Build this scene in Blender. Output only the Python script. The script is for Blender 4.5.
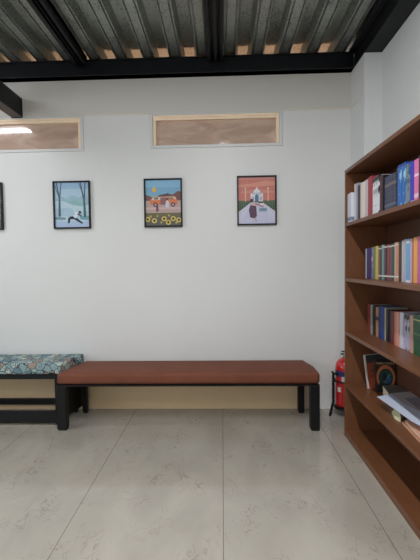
import bpy, bmesh, math, random
from mathutils import Vector, Matrix, Euler
random.seed(7)
for o in list(bpy.data.objects): bpy.data.objects.remove(o)
SC = bpy.context.scene
COL = SC.collection
PI = math.pi

# ------------------------------------------------------------------ camera
F, YAW, PITCH, ROLL, CH = 380.0, 0.0325, 0.0413, -0.0128, 1.30
cam_data = bpy.data.cameras.new('camera')
cam_data.sensor_fit = 'VERTICAL'
cam_data.sensor_height = 36.0
cam_data.lens = F * 36.0 / 560.0
cam = bpy.data.objects.new('camera', cam_data)
COL.objects.link(cam)
def cam_matrix():
    cy, sy = math.cos(YAW), math.sin(YAW); cp, sp = math.cos(PITCH), math.sin(PITCH); cr, sr = math.cos(ROLL), math.sin(ROLL)
    A = Matrix(((cy, sy, 0), (-sy, cy, 0), (0, 0, 1)))
    B = Matrix(((1, 0, 0), (0, cp, -sp), (0, sp, cp)))
    Cc = Matrix(((1, 0, 0), (0, 0, -1), (0, 1, 0)))
    D = Matrix(((cr, -sr, 0), (sr, cr, 0), (0, 0, 1)))
    M = D @ Cc @ B @ A                       # rows: right, down, forward
    r, d, f = M[0], M[1], M[2]
    R = Matrix((r, -d, -f)).transposed().to_4x4()
    return Matrix.Translation((0, 0, CH)) @ R
cam.matrix_world = cam_matrix()
SC.camera = cam

# ------------------------------------------------------------------ world, view
w = bpy.data.worlds.new('world'); SC.world = w; w.use_nodes = True
w.node_tree.nodes['Background'].inputs[0].default_value = (0.75, 0.82, 0.95, 1)
w.node_tree.nodes['Background'].inputs[1].default_value = 0.35
vs = SC.view_settings
vs.view_transform = 'Standard'; vs.look = 'None'; vs.gamma = 1.0; vs.use_curve_mapping = False
vs.exposure = 0.94
LAMPS = [  # x, y, half length, along x, watts
    (0.03, 0.68, 0.60, False, 27.0),
    (-2.72, 2.10, 0.60, True, 10.5),
    (-1.6, -0.9, 0.60, False, 6.0),
    (0.03, -1.3, 0.60, False, 17.0),
]
LAMP_COL = (0.97, 0.985, 1.0)
WARM = (1.0, 0.56, 0.34)
WARM_W = 6.5
# cool fill added to brighten the side wall, at an added left-wall window (opening y -1.6..1.0, z 1.0..2.5)
dl = bpy.data.lights.new('cool_fill', 'AREA'); dl.shape = 'RECTANGLE'; dl.size = 1.5; dl.size_y = 2.6; dl.energy = 22.0; dl.color = (0.85, 0.91, 1.0)
dlo = bpy.data.objects.new('cool_fill', dl); COL.objects.link(dlo); dlo.location = (-4.02, -0.3, 1.75); dlo.rotation_euler = (0, -PI / 2, 0)

# ------------------------------------------------------------------ materials
def srgb(r, g, b):
    def c(v):
        v /= 255.0
        return v / 12.92 if v <= 0.04045 else ((v + 0.055) / 1.055) ** 2.4
    return (c(r), c(g), c(b), 1)
def mat(name, col, rough=0.6, metal=0.0, noise=0.0, scale=8.0, bump=0.0, bscale=60.0, coat=0.0, spec=None, emit=0.0, stretch=None):
    m = bpy.data.materials.new(name); m.use_nodes = True
    nt = m.node_tree; b = nt.nodes['Principled BSDF']
    b.inputs['Roughness'].default_value = rough; b.inputs['Metallic'].default_value = metal
    if spec is not None: b.inputs['Specular IOR Level'].default_value = spec
    b.inputs['Coat Weight'].default_value = coat
    tc = nt.nodes.new('ShaderNodeTexCoord')
    src = tc.outputs['Object']
    if stretch:
        mp = nt.nodes.new('ShaderNodeMapping'); mp.inputs['Scale'].default_value = stretch
        nt.links.new(src, mp.inputs[0]); src = mp.outputs[0]
    n = nt.nodes.new('ShaderNodeTexNoise'); n.inputs['Scale'].default_value = scale; n.inputs['Detail'].default_value = 4
    nt.links.new(src, n.inputs['Vector'])
    r = nt.nodes.new('ShaderNodeValToRGB')
    k = max(noise, 0.0)
    r.color_ramp.elements[0].position = 0.3; r.color_ramp.elements[1].position = 0.7
    r.color_ramp.elements[0].color = tuple(c * (1 - k) for c in col[:3]) + (1,)
    r.color_ramp.elements[1].color = tuple(min(1, c * (1 + k)) for c in col[:3]) + (1,)
    nt.links.new(n.outputs['Fac'], r.inputs[0]); nt.links.new(r.outputs[0], b.inputs['Base Color'])
    if bump:
        n2 = nt.nodes.new('ShaderNodeTexNoise'); n2.inputs['Scale'].default_value = bscale; nt.links.new(src, n2.inputs['Vector'])
        bp = nt.nodes.new('ShaderNodeBump'); bp.inputs['Strength'].default_value = bump; bp.inputs['Distance'].default_value = 0.002
        nt.links.new(n2.outputs['Fac'], bp.inputs['Height']); nt.links.new(bp.outputs[0], b.inputs['Normal'])
    if emit:
        b.inputs['Emission Color'].default_value = col; b.inputs['Emission Strength'].default_value = emit
    return m

M = {}
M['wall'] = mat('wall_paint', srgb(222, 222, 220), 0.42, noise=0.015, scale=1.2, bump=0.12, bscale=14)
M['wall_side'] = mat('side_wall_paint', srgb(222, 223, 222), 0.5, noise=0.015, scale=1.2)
M['upper'] = mat('upper_wall_grey', srgb(209, 205, 197), 0.5, noise=0.02, scale=1.2)  # greyer tone for the wall above the thin plaster line
M['trim'] = mat('cream_trim', srgb(226, 218, 202), 0.5)
M['cream'] = mat('cream_band', srgb(230, 202, 160), 0.5, noise=0.03, scale=2)
M['black'] = mat('black_steel', srgb(12, 12, 14), 0.5, spec=.35, noise=0.15, scale=6)
M['beam'] = mat('beam_black', srgb(12, 14, 19), 0.5, spec=.3, noise=0.2, scale=5, bump=0.1)
M['stub'] = mat('beam_grey', srgb(74, 68, 68), 0.5, noise=0.15, scale=5)
M['brown'] = mat('brown_upholstery', srgb(112, 61, 40), 0.75, noise=0.13, scale=5, bump=0.3, bscale=160)
M['wood'] = mat('brown_laminate', srgb(112, 71, 46), 0.38, noise=0.10, scale=9, stretch=(6, 0.6, 1.2))
M['woodback'] = mat('laminate_back', srgb(92, 58, 40), 0.5, noise=0.08, scale=6)
M['winframe'] = mat('white_window_frame', srgb(214, 215, 214), 0.4)
M['winlining'] = mat('pine_lining', srgb(255, 226, 196), 0.45, noise=0.06, scale=10)  # wood lining; the pale peach also holds a warm glow from behind
M['red'] = mat('extinguisher_red', srgb(190, 26, 30), 0.25, coat=0.5, noise=0.03)
M['paper'] = mat('pages', srgb(222, 212, 190), 0.8, noise=0.05, scale=60)
M['sheet'] = mat('white_paper', srgb(200, 208, 226), 0.6, noise=0.04, scale=14)
M['rubber'] = mat('black_rubber', srgb(18, 18, 19), 0.7)
M['steel'] = mat('steel', srgb(170, 170, 172), 0.3, metal=1.0)
M['lampwhite'] = mat('lamp_housing', srgb(235, 236, 238), 0.4)
M['tube'] = mat('lit_tube', (0.93, 0.97, 1.0, 1), 0.4, emit=9.0)

def floor_mat():
    m = bpy.data.materials.new('marble_tile'); m.use_nodes = True; nt = m.node_tree; b = nt.nodes['Principled BSDF']
    N = nt.nodes.new; L = nt.links.new
    tc = N('ShaderNodeTexCoord')
    mp = N('ShaderNodeMapping'); mp.inputs['Scale'].default_value = (1, 0.6, 1); L(tc.outputs['Object'], mp.inputs[0])
    n1 = N('ShaderNodeTexNoise'); n1.inputs['Scale'].default_value = 3.2; n1.inputs['Detail'].default_value = 7; n1.inputs['Distortion'].default_value = 0.6; L(mp.outputs[0], n1.inputs['Vector'])
    r1 = N('ShaderNodeValToRGB'); r1.color_ramp.elements[0].position = 0.32; r1.color_ramp.elements[1].position = 0.68
    r1.color_ramp.elements[0].color = srgb(164, 157, 146); r1.color_ramp.elements[1].color = srgb(180, 173, 161); L(n1.outputs['Fac'], r1.inputs[0])
    # veins: thin lines where a distorted noise crosses one half, broken up by a second noise
    n2 = N('ShaderNodeTexNoise'); n2.inputs['Scale'].default_value = 11; n2.inputs['Detail'].default_value = 6; n2.inputs['Distortion'].default_value = 1.6; L(mp.outputs[0], n2.inputs['Vector'])
    s = N('ShaderNodeMath'); s.operation = 'SUBTRACT'; s.inputs[1].default_value = 0.5; L(n2.outputs['Fac'], s.inputs[0])
    a = N('ShaderNodeMath'); a.operation = 'ABSOLUTE'; L(s.outputs[0], a.inputs[0])
    lt = N('ShaderNodeMapRange'); lt.inputs[1].default_value = 0.0; lt.inputs[2].default_value = 0.016; lt.inputs[3].default_value = 1; lt.inputs[4].default_value = 0; L(a.outputs[0], lt.inputs[0])
    n3 = N('ShaderNodeTexNoise'); n3.inputs['Scale'].default_value = 4.3; n3.inputs['Detail'].default_value = 3; L(tc.outputs['Object'], n3.inputs['Vector'])
    g = N('ShaderNodeMapRange'); g.inputs[1].default_value = 0.46; g.inputs[2].default_value = 0.60; L(n3.outputs['Fac'], g.inputs[0])
    mu = N('ShaderNodeMath'); mu.operation = 'MULTIPLY'; L(lt.outputs[0], mu.inputs[0]); L(g.outputs[0], mu.inputs[1])
    mu2 = N('ShaderNodeMath'); mu2.operation = 'MULTIPLY'; mu2.inputs[1].default_value = 0.55; L(mu.outputs[0], mu2.inputs[0])
    mx = N('ShaderNodeMix'); mx.data_type = 'RGBA'; L(mu2.outputs[0], mx.inputs['Factor']); L(r1.outputs[0], mx.inputs['A']); mx.inputs['B'].default_value = srgb(104, 92, 78)
    # grout: joints run away from the wall every 0.78 m
    sx = N('ShaderNodeSeparateXYZ'); L(tc.outputs['Object'], sx.inputs[0])
    ad = N('ShaderNodeMath'); ad.operation = 'ADD'; ad.inputs[1].default_value = 7.80 + 0.39 + 0.009; L(sx.outputs[0], ad.inputs[0])
    md = N('ShaderNodeMath'); md.operation = 'MODULO'; md.inputs[1].default_value = 0.78; L(ad.outputs[0], md.inputs[0])
    s2 = N('ShaderNodeMath'); s2.operation = 'SUBTRACT'; s2.inputs[1].default_value = 0.39; L(md.outputs[0], s2.inputs[0])
    a2 = N('ShaderNodeMath'); a2.operation = 'ABSOLUTE'; L(s2.outputs[0], a2.inputs[0])
    l2 = N('ShaderNodeMath'); l2.operation = 'LESS_THAN'; l2.inputs[1].default_value = 0.0019; L(a2.outputs[0], l2.inputs[0])
    m3 = N('ShaderNodeMath'); m3.operation = 'MULTIPLY'; m3.inputs[1].default_value = 0.75; L(l2.outputs[0], m3.inputs[0])
    mx2 = N('ShaderNodeMix'); mx2.data_type = 'RGBA'; L(m3.outputs[0], mx2.inputs['Factor']); L(mx.outputs['Result'], mx2.inputs['A']); mx2.inputs['B'].default_value = srgb(84, 76, 68)
    L(mx2.outputs['Result'], b.inputs['Base Color'])
    b.inputs['Roughness'].default_value = 0.09; b.inputs['Specular IOR Level'].default_value = 0.6
    return m
M['floor'] = floor_mat()

def fabric_mat():
    m = bpy.data.materials.new('leaf_print_fabric'); m.use_nodes = True; nt = m.node_tree; b = nt.nodes['Principled BSDF']
    N = nt.nodes.new; L = nt.links.new
    tc = N('ShaderNodeTexCoord')
    nz = N('ShaderNodeTexNoise'); nz.inputs['Scale'].default_value = 9; L(tc.outputs['Object'], nz.inputs['Vector'])
    va = N('ShaderNodeVectorMath'); va.operation = 'MULTIPLY_ADD'; L(nz.outputs['Color'], va.inputs[0]); va.inputs[1].default_value = (0.05, 0.05, 0.05); L(tc.outputs['Object'], va.inputs[2])
    v = N('ShaderNodeTexVoronoi'); v.feature = 'DISTANCE_TO_EDGE'; v.inputs['Scale'].default_value = 19; L(va.outputs[0], v.inputs['Vector'])
    v2 = N('ShaderNodeTexVoronoi'); v2.inputs['Scale'].default_value = 19; L(va.outputs[0], v2.inputs['Vector'])
    sp = N('ShaderNodeSeparateColor'); L(v2.outputs['Color'], sp.inputs[0])
    r = N('ShaderNodeValToRGB'); r.color_ramp.interpolation = 'CONSTANT'
    cols = [(0, srgb(134, 158, 160)), (0.30, srgb(158, 178, 176)), (0.52, srgb(104, 130, 138)), (0.70, srgb(156, 138, 126)), (0.84, srgb(180, 192, 182))]
    r.color_ramp.elements[0].position = 0; r.color_ramp.elements[0].color = cols[0][1]
    r.color_ramp.elements[1].position = cols[1][0]; r.color_ramp.elements[1].color = cols[1][1]
    for p, c in cols[2:]:
        e = r.color_ramp.elements.new(p); e.color = c
    L(sp.outputs[0], r.inputs[0])
    # outline plus an inner ring in every leaf
    lt = N('ShaderNodeMath'); lt.operation = 'LESS_THAN'; lt.inputs[1].default_value = 0.045; L(v.outputs['Distance'], lt.inputs[0])
    c1 = N('ShaderNodeMath'); c1.operation = 'COMPARE'; c1.inputs[1].default_value = 0.26; c1.inputs[2].default_value = 0.035; L(v2.outputs['Distance'], c1.inputs[0])
    c2 = N('ShaderNodeMath'); c2.operation = 'MULTIPLY'; c2.inputs[1].default_value = 0.6; L(c1.outputs[0], c2.inputs[0])
    mxm = N('ShaderNodeMath'); mxm.operation = 'MAXIMUM'; L(lt.outputs[0], mxm.inputs[0]); L(c2.outputs[0], mxm.inputs[1])
    mx = N('ShaderNodeMix'); mx.data_type = 'RGBA'; L(mxm.outputs[0], mx.inputs['Factor']); L(r.outputs[0], mx.inputs['A']); mx.inputs['B'].default_value = srgb(30, 46, 62)
    L(mx.outputs['Result'], b.inputs['Base Color']); b.inputs['Roughness'].default_value = 0.8
    return m
M['leaf'] = fabric_mat()

def deck_mat():
    m = bpy.data.materials.new('galvanised_deck'); m.use_nodes = True; nt = m.node_tree; b = nt.nodes['Principled BSDF']
    N = nt.nodes.new; L = nt.links.new
    tc = N('ShaderNodeTexCoord')
    mp = N('ShaderNodeMapping'); mp.inputs['Scale'].default_value = (1, 0.7, 1); L(tc.outputs['Object'], mp.inputs[0])
    v = N('ShaderNodeTexVoronoi'); v.inputs['Scale'].default_value = 130; L(mp.outputs[0], v.inputs['Vector'])
    sp = N('ShaderNodeSeparateColor'); L(v.outputs['Color'], sp.inputs[0])
    n = N('ShaderNodeTexNoise'); n.inputs['Scale'].default_value = 5; n.inputs['Detail'].default_value = 5; L(tc.outputs['Object'], n.inputs['Vector'])
    ad = N('ShaderNodeMath'); ad.operation = 'ADD'; L(sp.outputs[0], ad.inputs[0]); L(n.outputs['Fac'], ad.inputs[1])
    r = N('ShaderNodeValToRGB'); r.color_ramp.elements[0].position = 0.35; r.color_ramp.elements[1].position = 1.35 / 1.5
    r.color_ramp.elements[0].color = srgb(98, 103, 99); r.color_ramp.elements[1].color = srgb(166, 171, 164)
    L(ad.outputs[0], r.inputs[0]); L(r.outputs[0], b.inputs['Base Color'])
    b.inputs['Metallic'].default_value = 0.7; b.inputs['Roughness'].default_value = 0.36
    return m
M['deck'] = deck_mat()

def pane_mat():
    m = bpy.data.materials.new('brown_window_pane'); m.use_nodes = True; nt = m.node_tree; b = nt.nodes['Principled BSDF']
    N = nt.nodes.new; L = nt.links.new
    tc = N('ShaderNodeTexCoord')
    mp = N('ShaderNodeMapping'); mp.inputs['Scale'].default_value = (1.2, 1, 3.5); L(tc.outputs['Object'], mp.inputs[0])
    n = N('ShaderNodeTexNoise'); n.inputs['Scale'].default_value = 2.6; n.inputs['Detail'].default_value = 5; n.inputs['Distortion'].default_value = 1.4; L(mp.outputs[0], n.inputs['Vector'])
    r = N('ShaderNodeValToRGB'); r.color_ramp.elements[0].position = 0.34; r.color_ramp.elements[1].position = 0.74
    r.color_ramp.elements[0].color = srgb(186, 156, 138); r.color_ramp.elements[1].color = srgb(216, 190, 172)
    L(n.outputs['Fac'], r.inputs[0]); L(r.outputs[0], b.inputs['Base Color'])
    b.inputs['Roughness'].default_value = 0.07; b.inputs['Specular IOR Level'].default_value = 0.7
    return m
M['pane'] = pane_mat()

_cc = {}
def flat(r, g, b, rough=0.55):
    k = (r, g, b, rough)
    if k not in _cc: _cc[k] = mat('print_colour', srgb(r, g, b), rough, noise=0.04, scale=30)
    return _cc[k]

# ------------------------------------------------------------------ builders
def bx(bm, x0, x1, y0, y1, z0, z1, mi=0):
    v = [bm.verts.new(p) for p in ((x0, y0, z0), (x1, y0, z0), (x1, y1, z0), (x0, y1, z0), (x0, y0, z1), (x1, y0, z1), (x1, y1, z1), (x0, y1, z1))]
    for f in ((0, 3, 2, 1), (4, 5, 6, 7), (0, 1, 5, 4), (1, 2, 6, 5), (2, 3, 7, 6), (3, 0, 4, 7)):
        fc = bm.faces.new([v[i] for i in f]); fc.material_index = mi
def prism(bm, pts, z0, z1, mi=0):
    lo = [bm.verts.new((x, y, z0)) for x, y in pts]; hi = [bm.verts.new((x, y, z1)) for x, y in pts]
    bm.faces.new(lo[::-1]).material_index = mi; bm.faces.new(hi).material_index = mi
    n = len(pts)
    for i in range(n): bm.faces.new((lo[i], lo[(i + 1) % n], hi[(i + 1) % n], hi[i])).material_index = mi
def lathe(bm, prof, cx=0, cy=0, seg=28, mi=0):
    rings = []
    for r, z in prof:
        rings.append([bm.verts.new((cx + r * math.cos(2 * PI * i / seg), cy + r * math.sin(2 * PI * i / seg), z)) for i in range(seg)])
    for a, b in zip(rings, rings[1:]):
        for i in range(seg): bm.faces.new((a[i], a[(i + 1) % seg], b[(i + 1) % seg], b[i])).material_index = mi
    bm.faces.new(rings[0][::-1]).material_index = mi; bm.faces.new(rings[-1]).material_index = mi
def tube(bm, pts, r, seg=8, mi=0):
    pts = [Vector(p) for p in pts]; rings = []
    for i, p in enumerate(pts):
        d = (pts[min(i + 1, len(pts) - 1)] - pts[max(i - 1, 0)]).normalized()
        u = d.cross(Vector((0, 0, 1)))
        if u.length < 1e-3: u = d.cross(Vector((0, 1, 0)))
        u.normalize(); v = d.cross(u)
        rings.append([bm.verts.new(p + r * (math.cos(2 * PI * k / seg) * u + math.sin(2 * PI * k / seg) * v)) for k in range(seg)])
    for a, b in zip(rings, rings[1:]):
        for i in range(seg): bm.faces.new((a[i], a[(i + 1) % seg], b[(i + 1) % seg], b[i])).material_index = mi
    bm.faces.new(rings[0][::-1]).material_index = mi; bm.faces.new(rings[-1]).material_index = mi
def obj(name, bm, mats, parent=None, loc=(0, 0, 0), bevel=0, seg=2, smooth=False):
    bmesh.ops.recalc_face_normals(bm, faces=bm.faces)
    me = bpy.data.meshes.new(name); bm.to_mesh(me); bm.free()
    for m in (mats if isinstance(mats, (list, tuple)) else [mats]): me.materials.append(m)
    if smooth:
        for p in me.polygons: p.use_smooth = True
    o = bpy.data.objects.new(name, me); COL.objects.link(o); o.location = loc
    if parent: o.parent = parent
    if bevel:
        b = o.modifiers.new('bevel', 'BEVEL'); b.width = bevel; b.segments = seg; b.limit_method = 'ANGLE'; b.angle_limit = 0.7
        if smooth: b.harden_normals = False
    return o
def BM(): return bmesh.new()
def boxes(name, L, m, parent=None, **k):
    bm = BM()
    for b in L: bx(bm, *b)
    return obj(name, bm, m, parent, **k)
def tag(o, label, cat, group=None):
    o['label'] = label; o['category'] = cat
    if group: o['group'] = group
    return o
def thing(name, label, cat, loc=(0, 0, 0), rotz=0, group=None):
    o = bpy.data.objects.new(name, None); COL.objects.link(o); o.empty_display_size = 0.05
    o.location = loc; o.rotation_euler = (0, 0, rotz)
    return tag(o, label, cat, group)
def struct(o, label=None):
    o['kind'] = 'structure'
    if label: o['label'] = label
    return o

# ------------------------------------------------------------------ the room
WY, SX, PX, PY = 3.374, 1.262, 1.126, 3.065     # back wall, side wall, pilaster face and front
LX, BY = -4.0, -2.6
struct(boxes('floor', [(LX, SX + .1, BY, WY + .12, -.1, 0)], M['floor']), 'glossy beige marbled floor tiles with thin dark joints')
WT = 3.06
wins = [(-2.372, -1.211, 2.315, 2.622), (-.622, .536, 2.323, 2.622)]
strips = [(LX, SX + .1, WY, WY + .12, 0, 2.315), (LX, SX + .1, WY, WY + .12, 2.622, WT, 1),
          (LX, wins[0][0], WY, WY + .12, 2.315, 2.622), (wins[0][1], wins[1][0], WY, WY + .12, 2.315, 2.622),
          (wins[1][1], SX + .1, WY, WY + .12, 2.315, 2.622), (wins[1][0], wins[1][1], WY, WY + .12, 2.315, 2.323)]
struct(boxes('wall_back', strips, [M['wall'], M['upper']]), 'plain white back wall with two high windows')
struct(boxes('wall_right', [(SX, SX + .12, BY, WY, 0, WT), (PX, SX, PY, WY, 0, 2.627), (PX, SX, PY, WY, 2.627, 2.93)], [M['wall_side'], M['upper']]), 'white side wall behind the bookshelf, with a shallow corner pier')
struct(boxes('wall_left', [(LX - .12, LX, BY, WY + .12, 0, 1.0), (LX - .12, LX, BY, WY + .12, 2.5, WT), (LX - .12, LX, BY, -1.6, 1.0, 2.5), (LX - .12, LX, 1.0, WY + .12, 1.0, 2.5)], M['wall_side']), 'white wall at the far left end of the room')
w3 = struct(bpy.data.objects.new('window_3', None), 'large white framed window added in the far left wall to hold the fill light'); COL.objects.link(w3); w3.location = (LX - .1, -.3, 1.0)  # unseen window, added as a frame for the cool fill light
boxes('window_frame', [(0, .05, -1.299, 1.299, .001, .05), (0, .05, -1.299, 1.299, 1.45, 1.499), (0, .05, -1.299, -1.25, .05, 1.45), (0, .05, 1.25, 1.299, .05, 1.45), (0, .05, -.45, -.41, .05, 1.45), (0, .05, .41, .45, .05, 1.45)], M['winframe'], w3)
struct(boxes('wall_front', [(LX, SX, BY - .12, BY, 0, WT)], M['wall_side']), 'white wall behind the viewer')
for x0, x1 in ((wins[0][1], wins[1][0]), (wins[1][1] + .0, PX)):
    o = struct(boxes('trim_1' if x0 < -1 else 'trim_2', [(x0 + .001, x1 - .0005, WY - .007, WY - .0005, 2.622, 2.632)], M['trim']), 'thin cream plaster line along the wall beside the window')
struct(boxes('trim_3', [(PX - .007, PX - .0005, PY, WY - .008, 2.622, 2.632)], M['trim']), 'thin cream plaster line turning onto the corner pier')
struct(boxes('wall_foot_band', [(LX + .001, .735, WY - .006, WY - .0005, .001, .30)], M['cream']), 'cream band at the foot of the back wall')  # thin cream strip over the wall foot, ending at the brown bench

for n, (x0, x1, z0, z1) in enumerate(wins):
    root = struct(bpy.data.objects.new('window_%d' % (n + 1), None)); COL.objects.link(root); root.location = ((x0 + x1) / 2, WY, z0)
    root['label'] = ['high brown window at the left with a strip lamp reflected in it', 'high brown window in the middle with a pine lining'][n]
    cx = root.location.x; hw = (x1 - x0) / 2; h = z1 - z0
    e = .0015
    boxes('window_frame', [(-hw + e, hw - e, -.006, .07, e, .026), (-hw + e, -hw + .026, -.006, .07, .026, h - e), (hw - .026, hw - e, -.006, .07, .026, h - e), (-hw + .026, hw - .026, -.006, .07, h - .012, h - e)], M['winframe'], root, bevel=.002)
    boxes('lining', [(-hw + .027, hw - .027, .006, .06, h - .052, h - .0125), (-hw + .027, -hw + .052, .006, .06, .0265, h - .0525), (hw - .052, hw - .027, .006, .06, .0265, h - .0525),
                     (-hw + .027, hw - .027, -.002, .006, h - .034, h - .0125)], M['winlining'], root, bevel=.002)
    boxes('pane', [(-hw + .0525, hw - .0525, .03, .036, .0265, h - .0525)], M['pane'], root)

# ------------------------------------------------------------------ corrugated deck, beams
bm = BM()
pitch, zl, zh = .2325, 3.088, 3.160
prof = []
x = .433 - pitch * 20 - pitch / 2
while x < SX + .1:
    prof += [(x, zl), (x + .030, zl), (x + .034, zl + .016), (x + .040, zl + .016), (x + .044, zl), (x + .052, zl), (x + .074, zh), (x + .1585, zh), (x + .1805, zl), (x + .190, zl), (x + .194, zl + .016), (x + .200, zl + .016), (x + .204, zl)]
    x += pitch
prof = [p for p in prof if p[0] > LX - .1]
for y0, y1 in ((BY - .1, 4.6),):
    a = [bm.verts.new((px, y0, pz)) for px, pz in prof]; b = [bm.verts.new((px, y1, pz)) for px, pz in prof]
    c = [bm.verts.new((px, y0, pz + .003)) for px, pz in prof]; d = [bm.verts.new((px, y1, pz + .003)) for px, pz in prof]
    for i in range(len(prof) - 1):
        bm.faces.new((a[i], b[i], b[i + 1], a[i + 1])); bm.faces.new((c[i], c[i + 1], d[i + 1], d[i]))
        bm.faces.new((a[i], a[i + 1], c[i + 1], c[i])); bm.faces.new((b[i], d[i], d[i + 1], b[i + 1]))
deck = struct(obj('ceiling', bm, M['deck']), 'galvanised corrugated metal ceiling deck')

def channel(name, x0, x1, y0, y1, z0, z1, label, m, along='y'):
    # hollow section with lips on the underside, so it reads as two channels back to back
    g = .030
    if along == 'y':
        L = [(x0, x0 + g, y0, y1, z0, z1), (x1 - g * .7, x1, y0, y1, z0, z1), (x0 + g * 1.9, x1 - g * 1.6, y0, y1, z0, z1), (x0, x1, y0, y1, z1 - .035, z1)]
    o = boxes(name, L, m); tag(o, label, 'beam'); return o
tag(boxes('ceiling_beam', [(LX, PX - .002, 3.300, WY - .0005, 2.93, 3.056), (LX, PX - .002, 3.290, 3.374, 3.056, 3.064), (LX, PX - .002, 3.290, 3.3735, 2.93, 2.938)], M['beam'], bevel=.002),
    'long black steel beam along the top of the back wall', 'beam')
tag(boxes('ceiling_beam', [(PX, SX - .001, BY + .01, WY - .08, 2.9305, 3.064), (PX - .05, PX, BY + .01, 3.285, 3.045, 3.064), (PX - .0015, PX, 3.0, 3.285, 2.95, 3.045)], M['beam'], bevel=.002),
    'black steel beam running along the top of the right wall above the bookshelf', 'beam')
channel('ceiling_beam', -.105, .028, BY + .01, 3.286, 3.005, 3.084, 'black beam under the metal ceiling, in the middle of the photo', M['beam'])
channel('ceiling_beam', -1.235, -1.135, BY + .01, 3.286, 3.005, 3.084, 'black beam slanting under the metal ceiling left of the middle', M['beam'])
channel('ceiling_beam', -2.36, -2.26, BY + .01, 3.286, 3.005, 3.084, 'black beam under the metal ceiling outside the left edge', M['beam'])
t = thing('steel_joist', 'lower dark grey steel joist meeting the back wall above the left window', 'beam', (-1.80, WY, 2.62))
boxes('joist_web', [(.0, .045, BY - WY + .01, -.012, .012, .160)], M['beam'], t)
boxes('joist_flange', [(-.048, .045, BY - WY + .01, -.012, 0, .010)], M['stub'], t)
boxes('joist_flange', [(-.048, .045, BY - WY + .01, -.012, .1605, .168)], M['stub'], t)
boxes('end_plate', [(-.05, .047, -.0115, -.0005, -.004, .168)], M['beam'], t)

# room beyond the wall: seen only through the flutes above the beam
struct(boxes('wall_beyond', [(LX, SX + .1, 4.5, 4.6, 2.0, 3.08)], mat('brown_boarding', srgb(170, 120, 84), 0.6, noise=.15, scale=8)), 'brown boarding of the space behind the back wall')
ld = bpy.data.lights.new('warm_strip', 'AREA'); ld.shape = 'RECTANGLE'; ld.size = 5.0; ld.size_y = .08; ld.energy = WARM_W; ld.color = WARM
lo = bpy.data.objects.new('warm_strip', ld); COL.objects.link(lo); lo.location = (-1.3, 3.75, 2.90); lo.rotation_euler = (PI - .25, 0, 0)

# ------------------------------------------------------------------ lamps
for i, (lx, ly, hl, ax, pw) in enumerate(LAMPS):
    t = thing('tube_lamp', ['white tube lamp on the ceiling above the long brown bench', 'white tube lamp on the ceiling above the patterned bench, mirrored in the left window',
                            'white tube lamp on the ceiling behind the viewer to the left', 'white tube lamp on the ceiling behind the viewer to the right'][i], 'lamp', (lx, ly, 3.0), 0 if ax else PI / 2, None)
    boxes('lamp_housing', [(-hl, hl, -.03, .03, .03, .084)], M['lampwhite'], t, bevel=.004)
    bm = BM(); tube(bm, [(-hl + .03, 0, 0), (hl - .03, 0, 0)], .013, 12); obj('tube', bm, M['tube'], t, smooth=True)
    for q in (-hl, hl - .028): boxes('tube_holder', [(q, q + .028, -.018, .018, -.018, .03)], M['lampwhite'], t)
    ld = bpy.data.lights.new('tube_light', 'AREA'); ld.shape = 'RECTANGLE'; ld.size = 2 * hl; ld.size_y = .05; ld.energy = pw; ld.color = LAMP_COL
    lo = bpy.data.objects.new('tube_light', ld); COL.objects.link(lo); lo.parent = t; lo.location = (0, 0, -.02)

# ------------------------------------------------------------------ benches
t = thing('bench', 'long bench with a brown upholstered seat and black legs against the back wall', 'bench', (-.29, 3.12, 0))
ox, oy = -.29, 3.12
def rel(P): return [(a - ox, b - oy) for a, b in P]
bm = BM(); prism(bm, rel([(-1.318, 2.912), (.744, 2.912), (.748, 3.10), (.704, 3.318), (-1.228, 3.318)]), .3645, .458)
c = obj('seat_cushion', bm, M['brown'], t, smooth=True); b = c.modifiers.new('bevel', 'BEVEL'); b.width = .028; b.segments = 5; b.limit_method = 'ANGLE'; b.angle_limit = .7
bm = BM(); prism(bm, rel([(-1.318, 2.914), (.740, 2.914), (.700, 3.312), (-1.24, 3.312)]), .352, .364); obj('seat_frame', bm, M['black'], t)
for x0, x1, y0, y1 in ((-1.318, -1.245, 2.912, 2.975), (.672, .741, 2.912, 2.975), (-1.246, -1.206, 3.262, 3.308), (.645, .698, 3.262, 3.308)):
    lg = boxes('leg', [(x0 - ox, x1 - ox, y0 - oy, y1 - oy, .012, .3515)], M['black'], t, bevel=.003)
    boxes('foot', [(x0 + .008 - ox, x1 + (-.002) - ox, y0 + .004 - oy, y1 - .004 - oy, 0, .0115)], M['rubber'], lg)
# patterned bench
ox, oy = -2.2, 3.18
t = thing('bench', 'bench with a blue leaf-patterned seat and black frame, cut by the left edge', 'bench', (ox, oy, 0))
bm = BM(); prism(bm, rel([(-3.1, 3.0), (-1.313, 3.0), (-1.250, 3.352), (-3.1, 3.352)]), .424, .512)
c = obj('seat_cushion', bm, M['leaf'], t, smooth=True, bevel=.016, seg=4)
bm = BM(); prism(bm, rel([(-3.09, 3.006), (-1.318, 3.006), (-1.255, 3.348), (-3.09, 3.348)]), .385, .4235); obj('seat_frame', bm, M['black'], t)
bm = BM(); prism(bm, rel([(-1.352, 3.008), (-1.322, 3.008), (-1.262, 3.345), (-1.292, 3.345)]), .045, .3845); obj('end_panel', bm, M['black'], t)
boxes('end_panel', [(-3.08 - ox, -3.05 - ox, 3.008 - oy, 3.345 - oy, .045, .3845)], M['black'], t)
boxes('bottom_rail', [(-3.045 - ox, -1.353 - ox, 3.008 - oy, 3.036 - oy, .022, .118)], M['black'], t, bevel=.002)
boxes('bottom_rail', [(-3.045 - ox, -1.305 - ox, 3.312 - oy, 3.340 - oy, .060, .112)], M['black'], t, bevel=.002)
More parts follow.
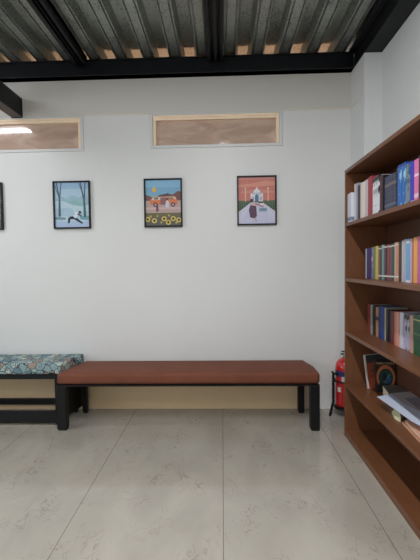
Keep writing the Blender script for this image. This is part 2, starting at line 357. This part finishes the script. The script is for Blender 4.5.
for x0, x1, y0, y1 in ((-1.385, -1.354, 3.037, 3.065), (-1.330, -1.300, 3.285, 3.311), (-3.045, -3.015, 3.037, 3.065), (-3.045, -3.015, 3.285, 3.311)):
    boxes('leg', [(x0 - ox, x1 - ox, y0 - oy, y1 - oy, 0, .3845)], M['black'], t)

# ------------------------------------------------------------------ bookshelf
FX, BX_, Y1, Y0, TK = .906, 1.205, 2.847, 1.34, .024
tops = [.045, .397, .790, 1.187, 1.588, 1.972]
t = thing('bookshelf', 'tall brown laminate bookshelf with open shelves against the right wall', 'bookshelf', (FX, Y1, 0))
def rb(x0, x1, y0, y1, z0, z1): return (x0 - FX, x1 - FX, y0 - Y1, y1 - Y1, z0, z1)
boxes('side_panel', [rb(FX, BX_, Y1 - .020, Y1, 0, 1.9475)], M['wood'], t, bevel=.001)
boxes('side_panel', [rb(FX, BX_, Y0, Y0 + .020, 0, 1.9475)], M['wood'], t, bevel=.001)
boxes('back_panel', [rb(BX_ + .0005, BX_ + .010, Y0, Y1, 0, 1.972)], M['woodback'], t)
boxes('top_board', [rb(FX, BX_, Y0, Y1, 1.948, 1.972)], M['wood'], t, bevel=.001)
for z in tops[1:5]: boxes('shelf', [rb(FX + .001, BX_, Y0 + .0205, Y1 - .0205, z - TK, z)], M['wood'], t, bevel=.001)
boxes('base_board', [rb(FX + .001, BX_, Y0 + .0205, Y1 - .0205, .0, .045)], M['wood'], t, bevel=.001)

# ------------------------------------------------------------------ books
def cover_mat(c, bands=None, mottle=None):
    key = (c, bands, mottle)
    if key in _cc: return _cc[key]
    m = bpy.data.materials.new('book_cover'); m.use_nodes = True; nt = m.node_tree; b = nt.nodes['Principled BSDF']
    b.inputs['Roughness'].default_value = .38
    N = nt.nodes.new; L = nt.links.new
    tc = N('ShaderNodeTexCoord'); sx = N('ShaderNodeSeparateXYZ'); L(tc.outputs['Generated'], sx.inputs[0])
    base = N('ShaderNodeRGB'); base.outputs[0].default_value = srgb(*c); out = base.outputs[0]
    if mottle:
        n = N('ShaderNodeTexNoise'); n.inputs['Scale'].default_value = mottle[3]; n.inputs['Detail'].default_value = 2; L(tc.outputs['Object'], n.inputs['Vector'])
        rr = N('ShaderNodeMapRange'); rr.inputs[1].default_value = .50; rr.inputs[2].default_value = .56; L(n.outputs['Fac'], rr.inputs[0])
        mx = N('ShaderNodeMix'); mx.data_type = 'RGBA'; L(rr.outputs[0], mx.inputs['Factor']); L(out, mx.inputs['A']); mx.inputs['B'].default_value = srgb(*mottle[:3]); out = mx.outputs['Result']
    for z0, z1, bc in (bands or ()):
        a = N('ShaderNodeMath'); a.operation = 'COMPARE'; a.inputs[1].default_value = (z0 + z1) / 2; a.inputs[2].default_value = (z1 - z0) / 2; L(sx.outputs[2], a.inputs[0])
        mx = N('ShaderNodeMix'); mx.data_type = 'RGBA'; L(a.outputs[0], mx.inputs['Factor']); L(out, mx.inputs['A']); mx.inputs['B'].default_value = srgb(*bc); out = mx.outputs['Result']
    L(out, b.inputs['Base Color']); _cc[key] = m; return m
def book(label, x, y, z, thick, depth, h, c, lean=0.0, bands=None, mottle=None, group=None, rotz=0.0, name='book'):
    """upright book, spine facing the room (-X); y is its middle"""
    bm = BM(); th = thick / 2
    bx(bm, 0, .003, -th, th, 0, h, 0)
    bx(bm, .003, depth, -th, -th + .0022, 0, h, 0); bx(bm, .003, depth, th - .0022, th, 0, h, 0)
    bx(bm, .003, depth - .004, -th + .0022, th - .0022, .003, h - .004, 1)
    lift = abs(math.sin(lean)) * th
    o = obj(name, bm, [cover_mat(c, bands, mottle), M['paper']], loc=(x, y, z + .0006 + lift), bevel=0)
    o.rotation_euler = (lean, 0, rotz)
    return tag(o, label, 'book', group)
ORD = {1: [''], 2: ['left of the pair', 'right of the pair'], 3: ['left of the three', 'middle of the three', 'right of the three'],
       5: ['first from the left', 'second from the left', 'third from the left', 'fourth from the left', 'fifth from the left']}
def row(groups, x, z, depth, groupname, taper=None):
    for g in groups:
        (ya, yb, n, c, h, label) = g[:6]
        if taper: h -= taper[0] + taper[1] * min(1, (2.7 - ya) / .75)
        kw = dict(g[6]) if len(g) > 6 else {}
        jit = kw.pop('dx', 0); cols = kw.pop('cols', None)
        w_ = (ya - yb) / n
        for i in range(n):
            lab = label if n == 1 else label + ', ' + ORD[n][i]
            cc = cols[i] if cols else c
            hh = h * (1 + (random.uniform(-.012, .0) if n > 1 else 0))
            book(lab, x + jit + random.uniform(0, .006), ya - w_ * (i + .5), z, w_ - .0012, depth, hh, cc, group=groupname, **kw)
S1 = 'upright books on the top shelf'
row([
 (2.822, 2.744, 2, (214, 218, 230), .208, 'short white book at the left end of the top shelf', dict(bands=((.05, .18, (120, 135, 160)),), dx=-.018)),
 (2.738, 2.668, 2, (170, 168, 178), .262, 'pale grey book beside the short white ones, top shelf', dict(cols=[(216, 206, 206), (160, 162, 178)])),
 (2.664, 2.622, 1, (30, 36, 58), .235, 'narrow navy book between grey and cream books on the top shelf'),
 (2.614, 2.486, 3, (214, 200, 196), .244, 'cream book right of the narrow navy one, top shelf', dict(cols=[(226, 208, 194), (232, 220, 216), (204, 190, 194)])),
 (2.482, 2.420, 1, (158, 46, 58), .250, 'dark red book on the top shelf, left of the white spotted ones'),
 (2.418, 2.310, 3, (226, 228, 234), .232, 'white black-spotted book right of the dark red one, top shelf', dict(mottle=(44, 46, 56, 16))),
 (2.302, 2.252, 2, (62, 34, 42), .220, 'dark maroon book right of the white spotted ones, top shelf', dict(cols=[(86, 44, 52), (34, 28, 36)])),
 (2.247, 2.098, 5, (52, 60, 86), .197, 'slate blue volume of the matching set', dict(bands=((.12, .2, (100, 104, 120)), (.7, .78, (110, 104, 104))), mottle=(74, 76, 96, 60), dx=.002)),
 (2.094, 2.074, 1, (28, 28, 34), .208, 'thin black book left of the bright blue ones, top shelf'),
 (2.072, 1.986, 2, (38, 104, 178), .222, 'bright blue book with white patches on the top shelf', dict(mottle=(150, 196, 220, 14), bands=((.93, 1.0, (28, 70, 140)),))),
 (1.983, 1.945, 1, (120, 134, 140), .204, 'grey green book right of the bright blue ones, top shelf', dict(mottle=(60, 90, 120, 30))),
 (1.942, 1.905, 1, (58, 62, 178), .204, 'violet blue book left of the pink one, top shelf', dict(bands=((.0, .06, (210, 200, 235)),))),
 (1.902, 1.858, 1, (218, 116, 164), .204, 'bright pink book on the top shelf', dict(bands=((.1, .2, (230, 190, 210)), (.6, .66, (240, 200, 220))))),
 (1.855, 1.805, 1, (40, 40, 46), .212, 'dark grey book right of the pink one at the photo edge, top shelf'),
], .936, 1.588, .155, S1)
WB = ((.10, .14, (216, 214, 208)), (.92, .955, (206, 204, 198)))  # label strips and plastic-wrap highlights, painted into the spine colour
S2 = 'children books on the second shelf'
row([
 (2.698, 2.681, 1, (176, 178, 190), .235, 'thin pale grey book at the left end of the second shelf'),
 (2.679, 2.601, 2, (46, 42, 96), .238, 'dark purple book near the left end of the second shelf', dict(cols=[(44, 52, 104), (62, 44, 100)])),
 (2.599, 2.558, 1, (128, 108, 146), .238, 'mottled lilac book on the second shelf, right of the purple pair', dict(mottle=(190, 180, 200, 26))),
 (2.556, 2.525, 1, (104, 128, 84), .240, 'moss green book on the second shelf, left of the yellow one'),
 (2.523, 2.485, 1, (196, 184, 96), .242, 'yellow book on the second shelf, right of the moss green one'),
 (2.483, 2.446, 1, (138, 74, 82), .236, 'dusty maroon book on the second shelf, right of the yellow one', dict(bands=WB)),
 (2.444, 2.430, 1, (52, 46, 60), .234, 'thin dark book on the second shelf, left of the teal one', dict(bands=WB)),
 (2.428, 2.387, 1, (108, 150, 140), .244, 'teal green book on the second shelf', dict(bands=WB)),
 (2.385, 2.358, 1, (70, 60, 66), .240, 'grey brown book on the second shelf, right of the teal one', dict(bands=WB)),
 (2.356, 2.316, 1, (132, 60, 68), .242, 'brick red book in the middle of the second shelf', dict(bands=WB)),
 (2.314, 2.289, 1, (112, 78, 74), .240, 'dull brown book on the second shelf, left of the dark green one', dict(bands=WB)),
 (2.287, 2.256, 1, (50, 78, 70), .242, 'dark green book on the second shelf, left of the pale thin one', dict(bands=WB)),
 (2.254, 2.237, 1, (196, 190, 188), .246, 'thin pale book on the second shelf, left of the orange one'),
 (2.235, 2.200, 1, (206, 138, 104), .246, 'salmon orange book on the second shelf, left of the black green one', dict(bands=WB)),
 (2.198, 2.163, 1, (32, 52, 40), .246, 'black green book on the second shelf, left of the pinkish white one'),
 (2.161, 2.140, 1, (198, 176, 180), .250, 'pinkish white book on the second shelf, left of the light blue ones'),
 (2.138, 2.111, 1, (168, 178, 192), .254, 'silver grey book on the second shelf, left of the light blue one'),
 (2.109, 2.072, 1, (116, 164, 206), .254, 'light blue book on the second shelf', dict(bands=((.0, .06, (220, 220, 224)), (.9, .96, (214, 216, 220))))),
 (2.070, 2.051, 1, (190, 172, 186), .252, 'thin mauve grey book on the second shelf, right of the light blue one'),
 (2.049, 2.029, 1, (196, 88, 80), .252, 'coral red book on the second shelf, left of the golden one'),
 (2.027, 1.993, 1, (222, 170, 82), .256, 'golden yellow book on the second shelf'),
 (1.991, 1.959, 1, (196, 96, 150), .258, 'magenta pink book on the second shelf at the photo edge'),
 (1.957, 1.921, 1, (130, 82, 150), .258, 'purple book at the right end of the second shelf row'),
], 1.0, 1.187, .16, S2, (.028, -.012))
S3 = 'novels on the third shelf'
row([
 (2.790, 2.735, 1, (138, 58, 62), .207, 'brick red novel at the left end of the third shelf'),
 (2.733, 2.700, 1, (150, 158, 150), .208, 'pale grey green novel on the third shelf, right of the red one'),
 (2.698, 2.645, 1, (28, 52, 46), .208, 'dark green novel on the third shelf, left of the tan one'),
 (2.643, 2.595, 1, (186, 132, 98), .202, 'tan orange novel on the third shelf, left of the blue ones', dict(bands=((.55, .68, (60, 60, 80)),))),
 (2.593, 2.500, 2, (34, 58, 112), .216, 'navy blue novel on the third shelf', dict(cols=[(38, 62, 108), (28, 70, 140)])),
 (2.498, 2.472, 1, (170, 160, 140), .214, 'thin beige novel on the third shelf, right of the navy pair'),
 (2.470, 2.400, 2, (26, 28, 36), .206, 'black novel on the third shelf, left of the maroon one'),
 (2.398, 2.358, 1, (112, 46, 46), .204, 'maroon novel on the third shelf, left of the salmon ones'),
 (2.356, 2.290, 2, (204, 140, 122), .208, 'salmon pink novel on the third shelf', dict(cols=[(196, 124, 108), (214, 156, 134)])),
 (2.286, 2.240, 1, (206, 204, 218), .212, 'white novel on the third shelf, right of the salmon pair'),
 (2.236, 2.168, 2, (180, 176, 206), .214, 'lilac and black patched novel on the third shelf', dict(mottle=(36, 44, 60, 18))),
 (2.164, 2.123, 1, (188, 152, 134), .212, 'light tan novel on the third shelf, left of the thick green one'),
 (2.120, 2.045, 1, (30, 84, 56), .222, 'thick green volume on the third shelf', dict(bands=((.85, .88, (190, 186, 130)), (.5, .53, (90, 140, 90))))),
 (2.043, 2.000, 1, (44, 92, 64), .218, 'slimmer green volume right of the thick one on the third shelf'),
], 1.05, .790, .14, S3)

# ------------------------------------------------------------------ flat shapes for printed pictures
def shape(bm, pts, y, mi):
    v = [bm.verts.new((px, y, pz)) for px, pz in pts]
    f = bm.faces.new(v); f.material_index = mi
class Art:
    """Printed picture: coloured shapes in a w x h rectangle facing -Y; u,v in 0..1 from the lower left"""
    def __init__(s, w, h): s.w, s.h, s.bm, s.mats, s.n = w, h, BM(), [], 0
    def mi(s, c):
        m = flat(*c)
        if m not in s.mats: s.mats.append(m)
        return s.mats.index(m)
    def P(s, pts, c):
        s.n += 1
        q = [(-s.w / 2 + min(max(u, 0), 1) * s.w, min(max(v, 0), 1) * s.h) for u, v in pts]
        shape(s.bm, q, -.00006 * s.n, s.mi(c))
    def R(s, u0, v0, u1, v1, c): s.P([(u0, v0), (u1, v0), (u1, v1), (u0, v1)], c)
    def E(s, u, v, ru, rv, c, n=14, a0=0, a1=2 * PI):
        s.P([(u + ru * math.cos(a0 + (a1 - a0) * i / n), v + rv * math.sin(a0 + (a1 - a0) * i / n)) for i in range(n + (0 if abs(a1 - a0 - 2 * PI) < 1e-6 else 1))], c)
    def S(s, u0, v0, u1, v1, w0, w1, c):
        dx, dy = (u1 - u0) * s.w, (v1 - v0) * s.h; l = math.hypot(dx, dy); nx, ny = -dy / l / s.w, dx / l / s.h
        s.P([(u0 + nx * w0, v0 + ny * w0), (u0 - nx * w0, v0 - ny * w0), (u1 - nx * w1, v1 - ny * w1), (u1 + nx * w1, v1 + ny * w1)], c)
    def build(s, name, parent, loc):
        me = bpy.data.meshes.new(name)
        for f in s.bm.faces:
            f.normal_update()
            if f.normal.y > 0: f.normal_flip()
        s.bm.to_mesh(me); s.bm.free()
        for m in s.mats: me.materials.append(m)
        o = bpy.data.objects.new(name, me); COL.objects.link(o); o.parent = parent; o.location = loc
        return o

def winter(a):
    a.R(0, 0, 1, 1, (168, 196, 214)); a.R(0, .86, 1, 1, (146, 178, 206))
    a.P([(0, .62), (.18, .70), (.34, .64), (.52, .72), (.7, .66), (.85, .72), (1, .66), (1, .4), (0, .4)], (150, 184, 196))
    a.P([(0, .60), (.25, .58), (.5, .50), (.8, .46), (1, .5), (1, 0), (0, 0)], (182, 206, 216))
    a.P([(.38, .56), (.6, .60), (.85, .52), (.7, .47)], (138, 178, 180))
    a.P([(0, .42), (.4, .44), (.75, .34), (1, .36), (1, .2), (0, .26)], (164, 192, 208))
    a.P([(0, .24), (.3, .22), (.32, .17), (0, .17)], (110, 142, 158)); a.P([(.72, .24), (1, .25), (1, .15), (.75, .17)], (112, 158, 168))
    a.R(0, 0, 1, .13, (170, 190, 218))
    a.S(.13, .24, .14, .66, .012, .008, (70, 96, 110)); a.S(.14, .62, .06, 1, .008, .005, (74, 100, 114)); a.S(.14, .64, .20, 1, .007, .004, (74, 100, 114)); a.S(.11, .7, .01, .95, .004, .003, (84, 108, 122))
    a.S(.88, .22, .86, .66, .011, .008, (66, 100, 106)); a.S(.86, .6, .76, 1, .008, .005, (74, 100, 114)); a.S(.87, .6, .90, 1, .007, .004, (74, 100, 114)); a.S(.80, .8, .72, .98, .004, .003, (84, 108, 122))
    # stretching figure
    navy = (38, 44, 66)
    a.S(.56, .215, .42, .205, .014, .012, navy); a.S(.42, .21, .39, .09, .012, .008, navy); a.S(.56, .215, .80, .08, .014, .006, navy)
    a.S(.56, .22, .68, .33, .016, .016, (210, 222, 230)); a.E(.73, .33, .04, .035, (60, 54, 66)); a.S(.66, .30, .78, .24, .007, .005, (60, 60, 80)); a.S(.6, .3, .56, .40, .005, .004, (210, 222, 230))
def van(a):
    a.R(0, 0, 1, 1, (150, 176, 168)); a.R(0, .66, 1, 1, (122, 170, 200)); a.R(0, .84, 1, 1, (134, 182, 212))
    a.P([(0, .68), (.1, .66), (.2, .62), (.2, .5), (0, .5)], (112, 84, 88)); a.P([(.35, .66), (.6, .70), (.78, .68), (.92, .76), (1, .74), (1, .5), (.35, .5)], (116, 78, 76))
    a.P([(.38, .67), (.64, .71), (.7, .68), (.4, .655)], (70, 60, 66))
    a.R(0, .28, 1, .55, (186, 160, 156)); a.R(0, .36, 1, .40, (206, 180, 172))
    a.E(.25, .79, .065, .055, (222, 176, 84))
    a.P([(.13, .46), (.12, .56), (.2, .63), (.84, .64), (.9, .56), (.9, .46)], (214, 124, 74)); a.P([(.16, .56), (.21, .625), (.83, .635), (.87, .58)], (220, 196, 176))
    a.R(.24, .575, .36, .62, (120, 110, 116)); a.R(.62, .575, .80, .62, (150, 120, 110)); a.R(.42, .46, .62, .62, (146, 96, 98))
    for u in (.28, .78): a.E(u, .46, .065, .05, (86, 62, 74)); a.E(u, .46, .028, .022, (190, 180, 186))
    a.P([(.56, .40), (.57, .52), (.62, .57), (.67, .50), (.66, .40)], (208, 206, 222)); a.E(.62, .58, .03, .025, (90, 60, 60))
    a.P([(.29, .30), (.30, .42), (.36, .43), (.37, .32)], (122, 68, 86)); a.E(.33, .45, .025, .022, (80, 56, 60))
    a.R(0, 0, 1, .27, (92, 92, 84)); a.R(0, .20, 1, .28, (104, 100, 70))
    for u, v in ((.05, .14), (.24, .11), (.52, .15), (.64, .07), (.78, .15), (.94, .12)):
        a.E(u, v, .075, .055, (214, 190, 96), 12); a.E(u, v, .036, .028, (62, 44, 34), 10)
    for u, v in ((.14, .2), (.33, .21), (.44, .07), (.87, .06), (.66, .22)): a.E(u, v, .035, .026, (176, 160, 78), 9)
def palace(a):
    a.R(0, 0, 1, 1, (202, 122, 110)); a.P([(0, .84), (.4, .87), (.75, .93), (1, .9), (1, .82), (.5, .80), (0, .79)], (214, 148, 128)); a.R(0, .95, 1, 1, (198, 134, 126))
    a.P([(.1, .7), (.5, .74), (1, .70), (1, .66), (0, .66)], (208, 140, 128))
    a.R(0, .28, 1, .50, (84, 104, 78))
    for i in range(6): a.P([(.02 + .065 * i, .30), (.045 + .065 * i, .50), (.07 + .065 * i, .30)], (50, 84, 62)); a.P([(.98 - .065 * i, .30), (.955 - .065 * i, .50), (.93 - .065 * i, .30)], (50, 84, 62))
    a.P([(0, 0), (0, .26), (.34, .46), (.66, .46), (1, .26), (1, 0)], (206, 204, 224)); a.P([(.0, 0), (.42, .46), (.58, .46), (1, 0)], (198, 198, 222))
    wh = (224, 218, 222)
    for u in (.19, .81): a.R(u - .012, .48, u + .012, .74, (226, 190, 166)); a.E(u, .755, .018, .02, wh)
    a.R(.33, .48, .67, .62, wh); a.E(.5, .66, .10, .09, wh, 14, 0, PI); a.P([(.46, .73), (.5, .80), (.54, .73)], wh); a.R(.40, .62, .60, .67, (176, 196, 208))
    for u in (.36, .64): a.E(u, .62, .035, .04, wh, 10, 0, PI)
    a.P([(.45, .48), (.45, .60), (.5, .64), (.55, .60), (.55, .48)], (88, 116, 146))
    for u in (.37, .41, .59, .63): a.R(u - .012, .50, u + .012, .58, (128, 160, 178))
    a.R(.56, .26, .78, .34, (132, 158, 178)); a.R(.60, .30, .74, .31, (80, 90, 110))
    # turning figure in a dark skirt
    a.P([(.31, .14), (.28, .30), (.33, .42), (.48, .40), (.50, .16), (.42, .11)], (92, 62, 84)); a.P([(.33, .40), (.35, .47), (.46, .46), (.48, .38)], (206, 180, 186))
    a.S(.46, .43, .68, .36, .008, .006, (176, 126, 116)); a.E(.36, .50, .045, .04, (70, 48, 56)); a.S(.45, .12, .49, .04, .007, .005, (196, 160, 150))
    a.E(.63, .42, .05, .025, (230, 226, 220)); a.R(.54, .44, .66, .46, (60, 66, 60))
def hills(a):
    a.R(0, 0, 1, 1, (176, 176, 186)); a.P([(0, .5), (.4, .62), (.8, .5), (1, .56), (1, 0), (0, 0)], (120, 112, 128)); a.R(0, 0, 1, .2, (90, 84, 96))
def picture(label, x0, x1, z0, z1, fn):
    w_, h_ = x1 - x0, z1 - z0
    t = thing('framed_picture', label, 'picture', ((x0 + x1) / 2, WY - .003, z0), 0, 'framed prints hung in a row on the back wall')
    fb = .0125
    boxes('picture_frame', [(-w_ / 2, w_ / 2, -.024, 0, 0, fb), (-w_ / 2, w_ / 2, -.024, 0, h_ - fb, h_), (-w_ / 2, -w_ / 2 + fb, -.024, 0, fb, h_ - fb), (w_ / 2 - fb, w_ / 2, -.024, 0, fb, h_ - fb), (-w_ / 2 + fb, w_ / 2 - fb, -.012, -.002, fb, h_ - fb)],
          M['black'], t)
    a = Art(w_ - 2 * fb - .001, h_ - 2 * fb - .001); fn(a); a.build('print', t, (0, -.0123, fb + .0005))
picture('black framed print of a figure stretching among bare trees in snow', -1.493, -1.162, 1.633, 2.052, winter)
picture('black framed print of an orange van above sunflowers', -.681, -.345, 1.634, 2.058, van)
picture('black framed print of a white domed palace and a woman in a dark skirt', .137, .481, 1.638, 2.066, palace)
picture('black framed print cut off by the left edge of the photo', -2.290, -1.955, 1.632, 2.052, hills)

# ------------------------------------------------------------------ fourth shelf
def text(body, size, m, parent, loc, rot, name='title', ext=.0002):
    cu = bpy.data.curves.new(name, 'FONT'); cu.body = body; cu.size = size; cu.extrude = ext; cu.align_x = 'CENTER'; cu.align_y = 'CENTER'
    tmp = bpy.data.objects.new(name, cu); COL.objects.link(tmp)
    bpy.context.view_layer.update()
    me = bpy.data.meshes.new_from_object(tmp.evaluated_get(bpy.context.evaluated_depsgraph_get()))
    bpy.data.objects.remove(tmp)
    o = bpy.data.objects.new(name, me); me.materials.clear(); me.materials.append(m); COL.objects.link(o); o.parent = parent; o.location = loc; o.rotation_euler = rot
    return o
def facing_book(label, x, y, z, w_, h_, th, c, art, lean, rotz):
    """book with its front cover facing -Y; x is its left edge, spine on the left"""
    t = thing('book', label, 'book', (x, y, z), rotz); t.rotation_euler = (lean, 0, rotz)
    bm = BM()
    bx(bm, 0, w_, 0, .002, 0, h_); bx(bm, 0, w_, th - .002, th, 0, h_); bx(bm, 0, .003, .002, th - .002, 0, h_)
    obj('cover', bm, flat(*c), t)
    boxes('page_block', [(.003, w_ - .003, .002, th - .002, .003, h_ - .003)], M['paper'], t)
    if art:
        a = Art(w_ - .002, h_ - .002); art(a); a.build('cover_print', t, (w_ / 2, -.0002, .001))
    return t
Z4 = .397
def cov_orange(a):
    a.R(0, 0, 1, 1, (60, 58, 62)); a.R(0, 0, 1, .76, (150, 74, 48)); a.R(0, 0, 1, .30, (178, 88, 50)); a.R(.0, 0, .045, 1, (206, 200, 196))
    a.P([(.34, .38), (.36, .66), (.44, .74), (.54, .66), (.54, .40)], (40, 62, 62)); a.E(.42, .80, .04, .03, (200, 180, 160)); a.R(.2, .5, .9, .53, (80, 54, 50))
    a.R(.08, .80, .95, .985, (56, 56, 60))
def cov_ring(a):
    a.R(0, 0, 1, 1, (58, 34, 32)); a.R(0, .86, 1, 1, (36, 30, 34)); a.E(.5, .44, .47, .38, (190, 116, 72), 26); a.E(.5, .43, .36, .28, (32, 58, 52), 24); a.E(.5, .45, .29, .21, (30, 78, 66), 9)
    a.P([(.48, .25), (.72, .27), (.78, .42), (.62, .46), (.5, .40)], (46, 92, 136)); a.P([(.30, .36), (.36, .56), (.50, .60), (.54, .46), (.46, .34)], (24, 34, 52)); a.P([(.58, .5), (.70, .56), (.76, .48)], (70, 130, 130)); a.P([(.40, .3), (.50, .36), (.46, .26)], (140, 120, 90)); a.P([(.1, .0), (.14, .25), (.3, .3), (.32, 0)], (22, 36, 44)); a.E(.62, .44, .05, .05, (60, 140, 170), 9)
k = facing_book('tall book with grey and orange cover and white spine, leaning on the fourth shelf', 1.028, 2.705, Z4 + .003, .160, .238, .016, (206, 200, 196), cov_orange, -.09, .10)
k.rotation_euler = (-.09, -.085, .05)
k = facing_book('dark book with a golden ring around a teal figure, facing out on the fourth shelf', 1.058, 2.640, Z4 + .003, .138, .226, .020, (50, 30, 32), cov_ring, -.09, -.02)
text('INDIA CHOLA', .0200, flat(226, 196, 140), k, (.067, -.0025, .196), (PI / 2, 0, 0))

def slab(name, label, cat, pts, z0, z1, mats, pages=False, tilt=None, parent=None):
    cx = sum(p[0] for p in pts) / len(pts); cy = sum(p[1] for p in pts) / len(pts)
    P = [(a - cx, b - cy) for a, b in pts]
    bm = BM()
    if pages:
        prism(bm, P, 0, .0025, 0); prism(bm, P, z1 - z0 - .0025, z1 - z0, 0)
        prism(bm, [(a * .975, b * .975) for a, b in P], .0026, z1 - z0 - .0026, 1)
    else: prism(bm, P, 0, z1 - z0, 0)
    o = obj(name, bm, mats, loc=(cx, cy, z0))
    if tilt: o.rotation_euler = tilt
    return tag(o, label, cat)
# pile lying on the shelf: tan files, a green note, thick grey book, printed sheets
slab('file_folder', 'tan paper folder lying lowest in the pile on the fourth shelf', 'folder', [(.992, 2.120), (1.19, 2.230), (1.19, 1.86), (.968, 1.84)], Z4 + .001, Z4 + .014, [flat(186, 132, 104), M['paper']], pages=True)
slab('file_folder', 'pinkish tan folder on top of the lowest folder on the fourth shelf', 'folder', [(1.0, 2.100), (1.185, 2.195), (1.19, 1.85), (.982, 1.83)], Z4 + .0145, Z4 + .029, [flat(226, 176, 150), M['paper']], pages=True)
bm = BM()
pts = [(1.000, 2.262), (1.04, 2.295), (1.075, 2.27), (1.070, 2.232), (1.03, 2.190), (.993, 2.135), (.982, 2.185)]
cxp, cyp = 1.028, 2.225
vt = [bm.verts.new((a - cxp, b - cyp, .022 + .010 * ((i * 7) % 3 - 1))) for i, (a, b) in enumerate(pts)]; vb = [bm.verts.new((a - cxp, b - cyp, 0)) for a, b in pts]
cc_ = bm.verts.new((0, 0, .034))
for i in range(len(pts)):
    j = (i + 1) % len(pts); bm.faces.new((vt[i], vt[j], cc_)); bm.faces.new((vb[i], vb[j], vt[j], vt[i]))
bm.faces.new(vb[::-1])
tag(obj('crumpled_note', bm, flat(222, 220, 178), loc=(cxp, cyp, Z4 + .001)), 'crumpled pale green paper beside the tan folders on the fourth shelf', 'paper')
slab('book', 'thick grey book lying flat under the white sheets on the fourth shelf', 'book', [(1.085, 2.595), (1.195, 2.610), (1.198, 2.400), (1.088, 2.330), (1.040, 2.345)], Z4 + .001, Z4 + .062, [flat(104, 98, 92), M['paper']], pages=True)
slab('magazine', 'grey printed magazine lying under the white sheet on the fourth shelf', 'magazine', [(1.060, 2.420), (1.199, 2.455), (1.199, 1.96), (1.06, 1.94)], Z4 + .0630, Z4 + .0680, [flat(178, 173, 178)])
slab('magazine', 'small grey leaflet with dark columns beside the white sheet, at the photo edge', 'magazine', [(1.100, 2.330), (1.195, 2.345), (1.195, 2.15), (1.100, 2.14)], Z4 + .0684, Z4 + .0700, [flat(136, 130, 138)])
pm = bpy.data.materials.new('printed_sheet'); pm.use_nodes = True; nt = pm.node_tree; b = nt.nodes['Principled BSDF']; b.inputs['Roughness'].default_value = .5
tc = nt.nodes.new('ShaderNodeTexCoord'); sx = nt.nodes.new('ShaderNodeSeparateXYZ'); nt.links.new(tc.outputs['Object'], sx.inputs[0])
mu = nt.nodes.new('ShaderNodeMath'); mu.operation = 'MULTIPLY'; mu.inputs[1].default_value = 420; nt.links.new(sx.outputs[1], mu.inputs[0])
sn = nt.nodes.new('ShaderNodeMath'); sn.operation = 'SINE'; nt.links.new(mu.outputs[0], sn.inputs[0])
rr = nt.nodes.new('ShaderNodeValToRGB'); rr.color_ramp.elements[0].position = .0; rr.color_ramp.elements[0].color = srgb(212, 220, 238); rr.color_ramp.elements[1].position = .9; rr.color_ramp.elements[1].color = srgb(188, 199, 224)
nt.links.new(sn.outputs[0], rr.inputs[0]); nt.links.new(rr.outputs[0], b.inputs['Base Color'])
slab('paper_sheet', 'white printed sheet lying on top of the pile on the fourth shelf', 'paper', [(.947, 2.350), (1.056, 2.400), (1.056, 2.244), (1.085, 2.12), (1.105, 1.93), (1.00, 1.90), (.978, 1.99), (.966, 2.156)], Z4 + .0705, Z4 + .0718, [pm])

# ------------------------------------------------------------------ fire extinguisher and its stand
EX, EY = 1.026, 3.215
t = thing('fire_extinguisher', 'red fire extinguisher standing in a black wire stand behind the bookshelf', 'fire extinguisher', (EX, EY, .085))
bm = BM(); lathe(bm, [(.060, 0), (.074, .010), (.076, .03), (.076, .330), (.070, .365), (.052, .392), (.028, .408), (.020, .412)], seg=36); obj('cylinder', bm, M['red'], t, smooth=True)
def patch(name, a0, a1, z0, z1, m, r=.0768):
    bm = BM(); n = 14; lo_, hi_ = [], []
    for i in range(n + 1):
        a = a0 + (a1 - a0) * i / n
        lo_.append(bm.verts.new((r * math.cos(a), r * math.sin(a), z0))); hi_.append(bm.verts.new((r * math.cos(a), r * math.sin(a), z1)))
    for i in range(n): bm.faces.new((lo_[i], lo_[i + 1], hi_[i + 1], hi_[i]))
    return obj(name, bm, m, t, smooth=True)
patch('label_band', -PI - .3, -.3, .262, .312, flat(44, 44, 92))
patch('white_label', -PI * .70, -PI * .30, .225, .268, flat(214, 206, 214), .0772)
patch('small_label', -PI * .86, -PI * .72, .135, .175, flat(220, 205, 190), .0772)
bm = BM(); lathe(bm, [(.016, .41), (.018, .425), (.013, .44), (.013, .455)], seg=16); obj('valve', bm, M['steel'], t, smooth=True)
boxes('handle', [(-.034, .022, -.010, .010, .440, .449), (-.028, .020, -.009, .009, .462, .470), (.012, .022, -.009, .009, .449, .462)], M['rubber'], t, bevel=.002)
bm = BM(); tube(bm, [(.015, -.01, .43), (.035, -.04, .435), (.052, -.068, .40), (.056, -.072, .33), (.056, -.072, .16), (.055, -.070, .10)], .008, 8); obj('hose', bm, M['rubber'], t, smooth=True)
t = thing('extinguisher_stand', 'black wire floor stand holding the red fire extinguisher', 'stand', (EX, EY, 0))
s = .098
def ring(z, r, rad=.0055):
    bm = BM(); tube(bm, [(r * math.cos(2 * PI * i / 32), r * math.sin(2 * PI * i / 32), z) for i in range(33)], rad, 8); return bm
obj('hoop', ring(.305, .0835), M['black'], t, smooth=True); obj('hoop', ring(.075, .080, .010), M['black'], t, smooth=True)
bm = BM(); lathe(bm, [(.080, .070), (.080, .084)], seg=28); obj('tray', bm, M['black'], t, smooth=True)
for sx_, sy_ in ((-1, -.25), (1, -1), (1, 1)):
    if sx_ > 0: e_ = .084; f_ = .085
    else: e_ = .098; f_ = .128
    yy = .030 * sy_
    bm = BM(); tube(bm, [(sx_ * (e_ - .004), yy, .375), (sx_ * e_, yy, .370), (sx_ * e_, yy, .120), (sx_ * (e_ + .006), yy, .10), (sx_ * f_, yy * 2, .006)], .0105, 8)
    obj('leg', bm, M['black'], t, smooth=True)
boxes('crossbar', [(-.104, .0, -.038, -.024, .362, .376), (-.104, -.074, -.036, -.026, .300, .312), (-.104, -.092, -.03, .03, .362, .376)], M['black'], t)
